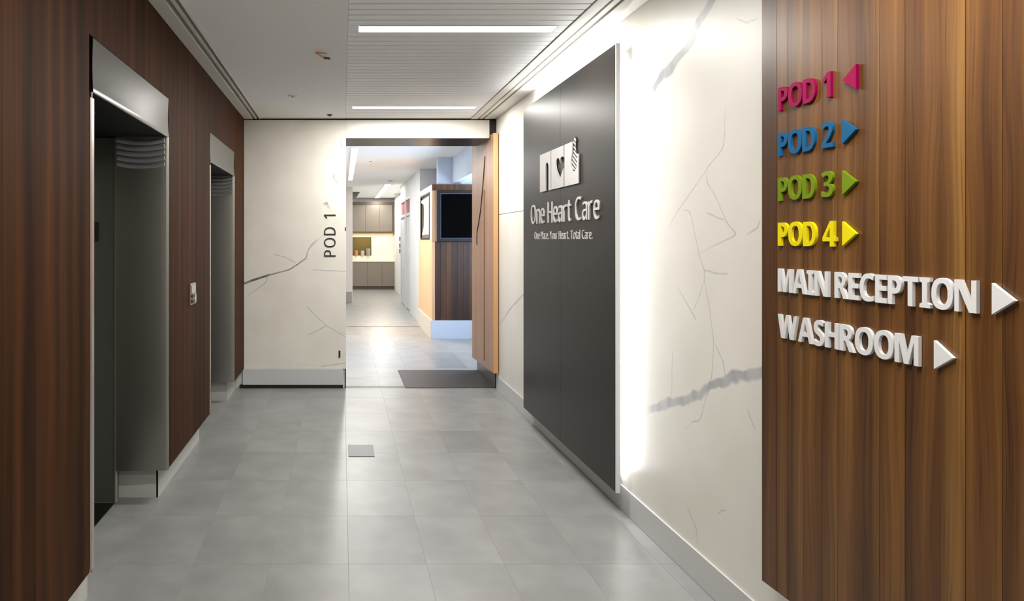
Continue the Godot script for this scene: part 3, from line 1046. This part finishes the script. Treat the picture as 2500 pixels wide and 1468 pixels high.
func wood_sign() -> void:
	# the big wooden sign board on the near wall, a little out of line with it
	var a := 0.0389
	var at := P(1.465, 0.31, 2.573)
	var bs := Basis(Vector3(sin(a), 0, cos(a)), Vector3.UP, Vector3(-cos(a), 0, sin(a)))
	var o := sign_thing("wood_sign_board", "large warm walnut plank board carrying the coloured direction lettering", "sign", at, bs)
	# local: x towards the viewer's end, y up, z out of the wall; the face is z = 0
	var u := 0.0
	var k := 0
	var ws := [0.082, 0.058, 0.074, 0.09, 0.066, 0.104, 0.06, 0.088, 0.112, 0.07, 0.094, 0.08, 0.1, 0.09]
	var order := [3, 1, 0, 2, 0, 1, 0, 2, 1, 0, 2, 1, 0, 2]
	for w in ws:
		uvs = Vector2(1.0, 1.0 / 2.75)
		uvo = Vector2(-u + rng.randf() * (1.0 - w), rng.randf() * 0.2)
		var st := new_st()
		box_at(st, Transform3D(Basis(), Vector3(u + w / 2, 1.2, -0.009 - 0.0006 * (k % 3))), Vector3(w / 2 - 0.0003, 1.2, 0.009), 0.0006)
		obj("plank", st, M.wood_sign[order[k]], o)
		u += w
		k += 1
	uvs = Vector2.ONE
	uvo = Vector2.ZERO
	for y in [0.3, 1.2, 2.1]:
		var st := new_st()
		box_at(st, Transform3D(Basis(), Vector3(u / 2, y, -0.03)), Vector3(u / 2 - 0.02, 0.03, 0.008))
		obj("batten", st, M.dark_gap, o)
	# rows of raised letters
	var rows := [
		["POD 1", "magenta raised lettering reading POD 1 with an arrow pointing back towards it", 1.93, 0.252, M.magenta, 0.403, true],
		["POD 2", "blue raised lettering reading POD 2 with a matching arrow on the walnut board", 1.7785, 0.262, M.blue, 0.403, false],
		["POD 3", "green raised lettering reading POD 3 with a matching arrow on the walnut board", 1.629, 0.262, M.green, 0.403, false],
		["POD 4", "yellow raised lettering reading POD 4 with a matching arrow on the walnut board", 1.479, 0.274, M.yellow, 0.403, false],
		["MAIN RECEPTION", "white raised lettering reading MAIN RECEPTION with a white arrow", 1.326, 0.741, M.letter_white, 0.882, false],
		["WASHROOM", "white raised lettering reading WASHROOM with a white arrow, lowest on the board", 1.173, 0.575, M.letter_white, 0.724, false]]
	for r in rows:
		var s := sign_thing("direction_lettering", r[1], "lettering", at + bs * Vector3(0.102, r[2] - 0.31, 0.0), bs, "direction rows on the walnut board")
		lettering(s, r[0], true, 0, 0, 0.077, r[3], 0.009, r[4], 0.06, 0.34)
		var ax: float = r[5] - 0.102
		var tri_pts := [Vector2(ax, 0.002), Vector2(ax + 0.055, 0.038), Vector2(ax, 0.074)]
		if r[6]:
			tri_pts = [Vector2(ax, 0.038), Vector2(ax + 0.055, 0.002), Vector2(ax + 0.055, 0.074)]
		plate("arrow", s, tri_pts, 0.0, 0.009, r[4])


func end_wall_things() -> void:
	var bs := Basis(Vector3.UP, Vector3(-1, 0, 0), Vector3(0, 0, 1))
	var s := sign_thing("wall_lettering", "thin dark lettering reading POD 1 turned upright on the marble end wall", "lettering", P(-0.064, 1.327, DE), bs)
	lettering(s, "POD 1", false, 0, 0, 0.116, 0.425, 0.004, M.ink, 0.25, 0.52)
	org = P(-0.025, 0.34, DE)
	var st := new_st()
	bx(st, -0.034, -0.016, 0.31, 0.38, 7.424, DE, 0.002)
	tag(obj("slot_plate", st, M.ink), "small dark upright slot plate low on the marble end wall", "plate")
	org = P(0.036, 1.6, DE)
	st = new_st()
	bx(st, 0.03, 0.042, 1.59, 1.625, 7.425, 7.445, 0.002)
	tag(obj("strike_plate", st, mat(Color(0.35, 0.35, 0.33), 0.4)), "tiny dark strike plate on the edge of the opening beside the upright lettering", "plate")
	org = P(0.13, 0, 5.23)
	st = new_st()
	bx(st, 0.045, 0.225, 0.0, 0.004, 5.09, 5.37, 0.001)
	tag(obj("floor_cover", st, mat(Color(0.47, 0.47, 0.49), 0.45)), "flat grey cover plate set in the lobby floor tiles", "floor box")


# ------------------------------------------------------------------ beyond the opening
func far_setting() -> void:
	var st := new_st()
	org = P(0, 2.75, 15)
	bx(st, -1.75, 3.2, 2.75, 2.95, 8.05, 22.6)
	tag(obj("ceiling", st, M.plaster), "smooth white ceiling of the corridor beyond the opening", "ceiling", "", "structure")
	org = P(-0.5, 0, 17.5)
	st = new_st()
	bx(st, -1.75, 0.25, 0.0, 2.75, 17.5, 17.7)
	tag(obj("wall_front", st, mat(Color(0.9, 0.88, 0.85), 0.7)), "short cream wall end in front of the taupe cabinets", "wall", "", "structure")
	st = new_st()
	bx(st, -1.4, 0.235, 0.0, 0.26, 17.485, 17.5, 0.002)
	tag(obj("baseboard_front", st, mat(Color(0.66, 0.64, 0.63), 0.5)), "grey base strip at the foot of the short cream wall end", "baseboard", "", "structure")
	org = P(-1.6, 0, 12)
	st = new_st()
	bx(st, -1.75, -1.5, 0.0, 2.75, 8.0, 22.6)
	tag(obj("wall_side", st, M.paint), "white side wall of the corridor behind the marble end wall", "wall", "", "structure")
	org = P(0.9, 0, 22.5)
	st = new_st()
	bx(st, -1.75, 3.2, 0.0, 2.75, 22.45, 22.6)
	tag(obj("wall_far", st, M.paint), "white wall behind the taupe cabinets at the corridor end", "wall", "", "structure")
	# wall beyond the kiosk, then the wall with the doors, then the last stretch
	org = P(1.4, 0, 15)
	st = new_st()
	bx(st, 1.38, 2.7, 0.0, 2.75, 13.07, 15.0)
	tag(obj("wall_pier", st, mat(Color(0.86, 0.87, 0.88), 0.7)), "plain white pier between the kiosk and the red-topped doors", "wall", "", "structure")
	st = new_st()
	bx(st, 1.44, 1.6, 0.0, 2.75, 15.0, 17.6)
	bx(st, 1.4, 1.44, 2.4, 2.75, 15.0, 17.6)
	bx(st, 1.4, 1.6, 0.0, 2.75, 17.565, 17.6)
	tag(obj("wall_doors", st, M.paint), "white wall holding the two narrow red-topped doors", "wall", "", "structure")
	st = new_st()
	bx(st, 1.575, 1.7, 0.0, 2.75, 17.6, 22.45)
	tag(obj("wall_corner", st, M.paint), "white wall stretch next to the taupe cabinets with three small dark plates", "wall", "", "structure")
	# alcove with a window, hidden by the door leaf, that lets the cool daylight in
	var al := thing("wall_window", "white alcove wall with the daylight window beside the kiosk", "wall", P(2.8, 0, 9.6), "", "structure")
	st = new_st()
	bx(st, 2.7, 2.9, 0.0, 0.8, 8.0, 11.2)
	bx(st, 2.7, 2.9, 2.4, 2.75, 8.0, 11.2)
	bx(st, 2.7, 2.9, 0.8, 2.4, 8.0, 8.4)
	bx(st, 2.7, 2.9, 0.8, 2.4, 10.8, 11.2)
	bx(st, 2.7, 2.9, 0.0, 2.75, 11.2, 22.6)
	bx(st, 1.75, 2.9, 0.0, 2.9, 7.8, 8.0)
	obj("plaster", st, M.paint, al)
	var wn := thing("window_1", "daylight window in the alcove wall beside the kiosk", "window", P(2.8, 0.8, 9.6), "", "structure")
	st = new_st()
	bx(st, 2.76, 2.84, 0.8, 0.85, 8.4, 10.8, 0.004)
	bx(st, 2.76, 2.84, 2.35, 2.4, 8.4, 10.8, 0.004)
	for d in [8.4, 9.575, 10.75]:
		bx(st, 2.76, 2.84, 0.85, 2.35, d, d + 0.05, 0.004)
	obj("window_frame", st, M.door_white, wn)
	var gm := mat(Color(1, 1, 1, 0.06), 0.02)
	gm.transparency = BaseMaterial3D.TRANSPARENCY_ALPHA
	for d in [8.45, 9.625]:
		st = new_st()
		bx(st, 2.797, 2.803, 0.85, 2.35, d, d + 1.125)
		obj("pane", st, gm, wn)
	org = P(1.75, 2.4, 10)
	st = new_st()
	bx(st, 1.68, 1.8, 2.36, 2.75, 8.05, 12.9)
	bx(st, 1.45, 2.7, 2.336, 2.75, 11.2, 11.3)
	tag(obj("trim_3", st, mat(Color(0.8, 0.84, 0.9), 0.7)), "pale blue-white bulkhead above the wooden kiosk", "bulkhead", "", "structure")


func far_things() -> void:
	# kiosk of wood with a window strip
	var o := thing("wood_kiosk", "wooden kiosk with a pale lit side and dark plank front beyond the opening", "kiosk", P(1.9, 0, 12))
	var st := new_st()
	bx(st, 1.372, 2.69, 0.28, 2.32, 11.14, 13.06)
	obj("core", st, M.dark_gap, o)
	# front: band, post, planks
	board("band", o, M.wood_kiosk[2], [1.358, 2.69, 2.24, 2.333, 11.11, 11.14], true)
	board("post", o, M.wood_light, [1.358, 1.435, 1.47, 2.24, 11.11, 11.14], true)
	board("post", o, M.wood_light, [1.358, 1.4, 0.28, 1.466, 11.11, 11.14], true)
	var x := 1.4
	var k := 0
	while x < 2.6:
		board("plank", o, M.wood_kiosk[[1, 0, 2, 1, 0][k % 5]], [x + 0.001, x + 0.085, 0.28, 1.466, 11.11, 11.14], true)
		x += 0.086
		k += 1
	# side towards the corridor
	st = new_st()
	bx(st, 1.358, 1.372, 0.28, 1.5, 11.141, 13.06, 0.002)
	obj("side_panel", st, M.maple, o)
	st = new_st()
	bx(st, 1.358, 1.372, 2.24, 2.333, 11.141, 13.06, 0.002)
	bx(st, 1.358, 1.372, 1.5, 2.24, 11.141, 11.42, 0.002)
	bx(st, 1.358, 1.372, 1.5, 2.24, 12.72, 13.06, 0.002)
	obj("side_frame", st, M.cream, o)
	var w := Node3D.new()
	w.name = "side_window"
	o.add_child(w, true)
	st = new_st()
	bx(st, 1.35, 1.366, 1.5, 1.52, 11.42, 12.72)
	bx(st, 1.35, 1.366, 2.21, 2.24, 11.42, 12.72)
	bx(st, 1.35, 1.366, 1.52, 2.21, 11.42, 11.46)
	bx(st, 1.35, 1.366, 1.52, 2.21, 12.68, 12.72)
	obj("window_frame", st, M.black, w)
	st = new_st()
	bx(st, 1.364, 1.371, 1.52, 2.21, 11.46, 12.68)
	obj("pane", st, mat(Color(0.12, 0.1, 0.09), 0.1), w)
	st = new_st()
	ext(st, PackedVector2Array([Vector2(11.52, 1.58), Vector2(12.5, 1.58), Vector2(12.35, 1.64), Vector2(12.22, 1.72), Vector2(12.18, 2.0), Vector2(12.24, 2.08), Vector2(12.6, 2.12), Vector2(12.6, 2.16), Vector2(11.52, 2.18)]), Vector3(1.356, 0, 0), Vector3(0, 0, -1), Vector3.UP, Vector3.RIGHT, 0.006)
	obj("blind", st, mat(Color(0.82, 0.83, 0.84), 0.6), w)
	# plinth
	st = new_st()
	bx(st, 1.34, 2.69, 0.0, 0.28, 11.1, 11.13, 0.003)
	tag(obj("plinth", st, mat(Color(0.7, 0.74, 0.8), 0.4), o), "blue-grey front plinth", "")
	st = new_st()
	ext(st, PackedVector2Array([Vector2(1.34, 0.0), Vector2(1.372, 0.0), Vector2(1.372, 0.28), Vector2(1.345, 0.28)]), P(0, 0, 11.13), Vector3.RIGHT, Vector3.UP, Vector3(0, 0, -1), 1.93)
	obj("plinth", st, M.frame_white, o)
	# screen on the kiosk front
	var sc := thing("wall_screen", "black screen with a thin blue outline on the wooden kiosk front", "screen", P(1.8, 1.47, 11.1))
	st = new_st()
	bx(st, 1.437, 2.3, 1.47, 2.235, 11.07, 11.109, 0.004)
	obj("casing", st, mat(Color(0.02, 0.02, 0.025), 0.7), sc)
	st = new_st()
	var blue := mat(Color(0.2, 0.25, 0.36), 0.5)
	for q in [[1.477, 2.26, 2.185, 2.195], [1.477, 2.26, 1.515, 1.523], [1.477, 1.487, 1.523, 2.185], [2.25, 2.26, 1.523, 2.185]]:
		bx(st, q[0], q[1], q[2], q[3], 11.066, 11.071)
	obj("outline", st, blue, sc)
	st = new_st()
	bx(st, 1.487, 2.25, 1.523, 2.185, 11.068, 11.071)
	var gs := mat(Color(0.008, 0.008, 0.01), 0.6)
	gs.metallic_specular = 0.1
	obj("glass", st, gs, sc)

	# the two doors with red tops
	var dn := 1
	for q in [[15.04, 16.2], [16.26, 17.56]]:
		var dr := thing("door_%d" % dn, ["white door with red glass above it next to the plain pier", "white door with red glass above it close to the corridor end"][dn - 1], "door", P(1.4, 0, (q[0] + q[1]) / 2), "", "structure")
		st = new_st()
		bx(st, 1.39, 1.44, 0.0, 2.4, q[0], q[0] + 0.09, 0.003)
		bx(st, 1.39, 1.44, 0.0, 2.4, q[1] - 0.09, q[1], 0.003)
		bx(st, 1.39, 1.44, 2.0, 2.06, q[0] + 0.09, q[1] - 0.09, 0.003)
		bx(st, 1.39, 1.44, 2.35, 2.4, q[0] + 0.09, q[1] - 0.09, 0.003)
		obj("door_frame", st, M.door_white, dr)
		st = new_st()
		bx(st, 1.412, 1.438, 0.01, 1.995, q[0] + 0.095, q[1] - 0.095, 0.003)
		var lf := obj("leaf", st, M.door_white, dr)
		st = new_st()
		bx(st, 1.395, 1.412, 0.95, 1.2, q[0] + 0.15, q[0] + 0.175, 0.004)
		obj("handle", st, M.steel_dark, lf)
		st = new_st()
		bx(st, 1.42, 1.43, 2.06, 2.35, q[0] + 0.09, q[1] - 0.09)
		tag(obj("transom", st, M.red_glass, dr), "red glass transom", "")
		dn += 1
	var yy := ["topmost", "middle", "lowest"]
	for k2 in 3:
		org = P(1.565, 1.5, 19.9)
		st = new_st()
		var y0: float = [1.465, 1.28, 1.13][k2]
		bx(st, 1.552, 1.57, y0, y0 + 0.11, 19.75, 20.05, 0.003)
		tag(obj("switch_plate", st, M.ink), "small dark switch plate on the white wall by the cabinets, %s of three" % yy[k2], "switch", "dark plates by the cabinets")

	# cabinets at the end
	var b := thing("base_cabinet", "taupe base cabinet with flat doors under the pale counter", "cabinet", P(0.95, 0, 22.2))
	st = new_st()
	bx(st, 0.28, 1.57, 0.1, 0.83, 22.13, 22.44)
	obj("body", st, M.taupe_dark, b)
	for q in [[0.28, 0.75], [0.754, 1.2], [1.204, 1.568]]:
		st = new_st()
		bx(st, q[0], q[1], 0.1, 0.825, 22.105, 22.13, 0.003)
		obj("door", st, M.taupe, b)
	st = new_st()
	bx(st, 0.28, 1.57, 0.0, 0.1, 22.15, 22.44)
	obj("toe_kick", st, M.taupe_dark, b)
	org = P(0.95, 0.83, 22.2)
	st = new_st()
	bx(st, 0.26, 1.57, 0.831, 0.86, 22.085, 22.44, 0.004)
	tag(obj("counter", st, M.cream), "pale cream counter on the taupe base cabinet", "counter")
	var s := thing("backsplash", "cream backsplash panel between the taupe cabinets, lit from above", "backsplash", P(0.95, 0.86, 22.4))
	st = new_st()
	bx(st, 0.89, 1.57, 0.861, 1.66, 22.38, 22.44, 0.003)
	bx(st, 0.28, 0.89, 0.861, 1.01, 22.38, 22.44, 0.003)
	bx(st, 0.28, 0.89, 1.57, 1.66, 22.38, 22.44, 0.003)
	obj("panel", st, M.cream, s)
	st = new_st()
	bx(st, 0.28, 0.89, 1.01, 1.57, 22.43, 22.445)
	obj("niche_back", st, mat(Color(0.38, 0.34, 0.13), 0.4), s)
	# cups in the niche
	for q in [[0.43, 0.055, 0.16, Color(0.75, 0.5, 0.28), "amber glass tumbler in the dark niche, first of the row"], [0.62, 0.06, 0.15, Color(0.7, 0.68, 0.62), "pale squat cup in the middle of the dark niche row"], [0.79, 0.07, 0.22, Color(0.55, 0.55, 0.52), "tall grey jar at the end of the dark niche row"]]:
		org = P(q[0], 1.01, 22.36)
		st = new_st()
		disc(st, P(q[0], 1.01, 22.36), [[0.0, 0.0], [q[1] * 0.85, 0.0], [q[1], 0.02], [q[1], q[2] * 0.8], [q[1] * 0.9, q[2]], [q[1] * 0.8, q[2]], [q[1] * 0.75, 0.03], [0.0, 0.03]], 20)
		tag(obj("cup", st, mat(q[3], 0.3)), q[4], "cup", "cups in the niche")
	var u := thing("wall_cabinet", "taupe wall cabinet with flat doors over the cream backsplash", "cabinet", P(0.95, 1.73, 22.2))
	st = new_st()
	bx(st, 0.28, 1.57, 1.73, 2.63, 22.1, 22.44)
	obj("body", st, M.taupe_dark, u)
	for q in [[0.28, 0.7], [0.704, 1.13], [1.134, 1.5]]:
		st = new_st()
		bx(st, q[0], q[1], 1.735, 2.53, 22.075, 22.1, 0.003)
		obj("door", st, M.taupe, u)
	st = new_st()
	bx(st, 0.28, 1.57, 1.67, 1.73, 22.13, 22.44)
	obj("light_rail", st, mat(Color(0.6, 0.47, 0.28), 0.5), u)
	var ul := thing("under_cabinet_light", "warm light bar under the taupe wall cabinet", "light", P(0.95, 1.66, 22.2))
	st = new_st()
	bx(st, 0.32, 1.53, 1.655, 1.67, 22.2, 22.24, 0.002)
	obj("diffuser", st, glow(Color(1, 0.86, 0.66), 1.5), ul)
	area("lamp", ul, P(0.92, 1.65, 22.22), DOWN, Vector2(1.2, 0.04), 0.55, Color(1, 0.84, 0.64))

	# light strips along the corridor ceiling
	for q in [[0.13, 0.22, 10.1, 15.4, "white light strip along the corridor ceiling, cut off by the edge of the opening"], [0.97, 1.1, 16.7, 22.0, "white light strip along the corridor ceiling leading to the cabinets"]]:
		var t := thing("corridor_light", q[4], "light", P((q[0] + q[1]) / 2, 2.75, (q[2] + q[3]) / 2), "corridor light strips")
		st = new_st()
		bx(st, q[0] - 0.008, q[0], 2.74, 2.7495, q[2], q[3])
		bx(st, q[1], q[1] + 0.008, 2.74, 2.7495, q[2], q[3])
		obj("housing", st, M.slat, t)
		st = new_st()
		bx(st, q[0], q[1], 2.738, 2.7495, q[2], q[3], 0.002)
		obj("diffuser", st, M.lamp, t)
		area("lamp", t, P((q[0] + q[1]) / 2, 2.73, (q[2] + q[3]) / 2), DOWN, Vector2(q[1] - q[0], q[3] - q[2]), 9.0, Color(1, 0.99, 0.97))
	# warm downlight beside the kiosk
	var dl := thing("downlight", "small warm recessed downlight in the corridor ceiling beside the kiosk", "light", P(0.7, 2.75, 12.0))
	st = new_st()
	disc(st, P(0.7, 2.75, 12.0), [[0.035, -0.002], [0.045, -0.006], [0.055, -0.004], [0.058, 0.0]])
	obj("ring", st, M.slat, dl)
	st = new_st()
	disc(st, P(0.7, 2.75, 12.0), [[0.0, -0.001], [0.036, -0.001]])
	obj("lens", st, glow(Color(1, 0.86, 0.66), 1.5), dl)
	var sp := SpotLight3D.new()
	sp.name = "lamp"
	sp.light_color = Color(1, 0.78, 0.55)
	sp.light_energy = 6.0
	sp.spot_angle = 55
	sp.spot_range = 12
	sp.spot_attenuation = 2
	sp.light_size = 0.04
	sp.shadow_enabled = true
	sp.position = P(0.7, 2.73, 12.0) - org
	sp.basis = Basis.looking_at(Vector3(0.66, -1.5, 0.0).normalized(), Vector3(0, 0, 1))
	dl.add_child(sp, true)
	# small fittings on the corridor ceiling
	for q in [[1.02, 15.6, 0.06, "white flat detector on the corridor ceiling at the start of the second light strip"], [1.5, 20.2, 0.075, "white domed detector on the corridor ceiling near the cabinets"], [0.46, 11.8, 0.014, "tiny grey sprinkler head on the corridor ceiling beside the first light strip"]]:
		org = P(q[0], 2.75, q[1])
		st = new_st()
		var r: float = q[2]
		disc(st, P(q[0], 2.75, q[1]), [[0.0, -r * 0.6], [r * 0.6, -r * 0.5], [r * 0.9, -r * 0.25], [r, 0.0]], 20)
		tag(obj("ceiling_detector", st, mat(Color(0.8, 0.8, 0.79) if r > 0.02 else Color(0.4, 0.4, 0.4), 0.5)), q[3], "detector")
	var cm := thing("ceiling_camera", "dark grey ceiling-hung speaker unit above the end of the short cream wall", "speaker", P(0.36, 2.75, 19.5))
	st = new_st()
	ext(st, PackedVector2Array([Vector2(0.25, 2.745), Vector2(0.47, 2.745), Vector2(0.42, 2.68), Vector2(0.38, 2.6), Vector2(0.3, 2.56), Vector2(0.25, 2.6)]), P(0, 0, 19.4), Vector3.RIGHT, Vector3.UP, Vector3(0, 0, -1), 0.2)
	obj("housing", st, mat(Color(0.4, 0.38, 0.35), 0.5), cm)
	st = new_st()
	bx(st, 0.26, 0.46, 2.742, 2.752, 19.38, 19.62, 0.002)
	obj("bracket", st, mat(Color(0.28, 0.25, 0.2), 0.5), cm)
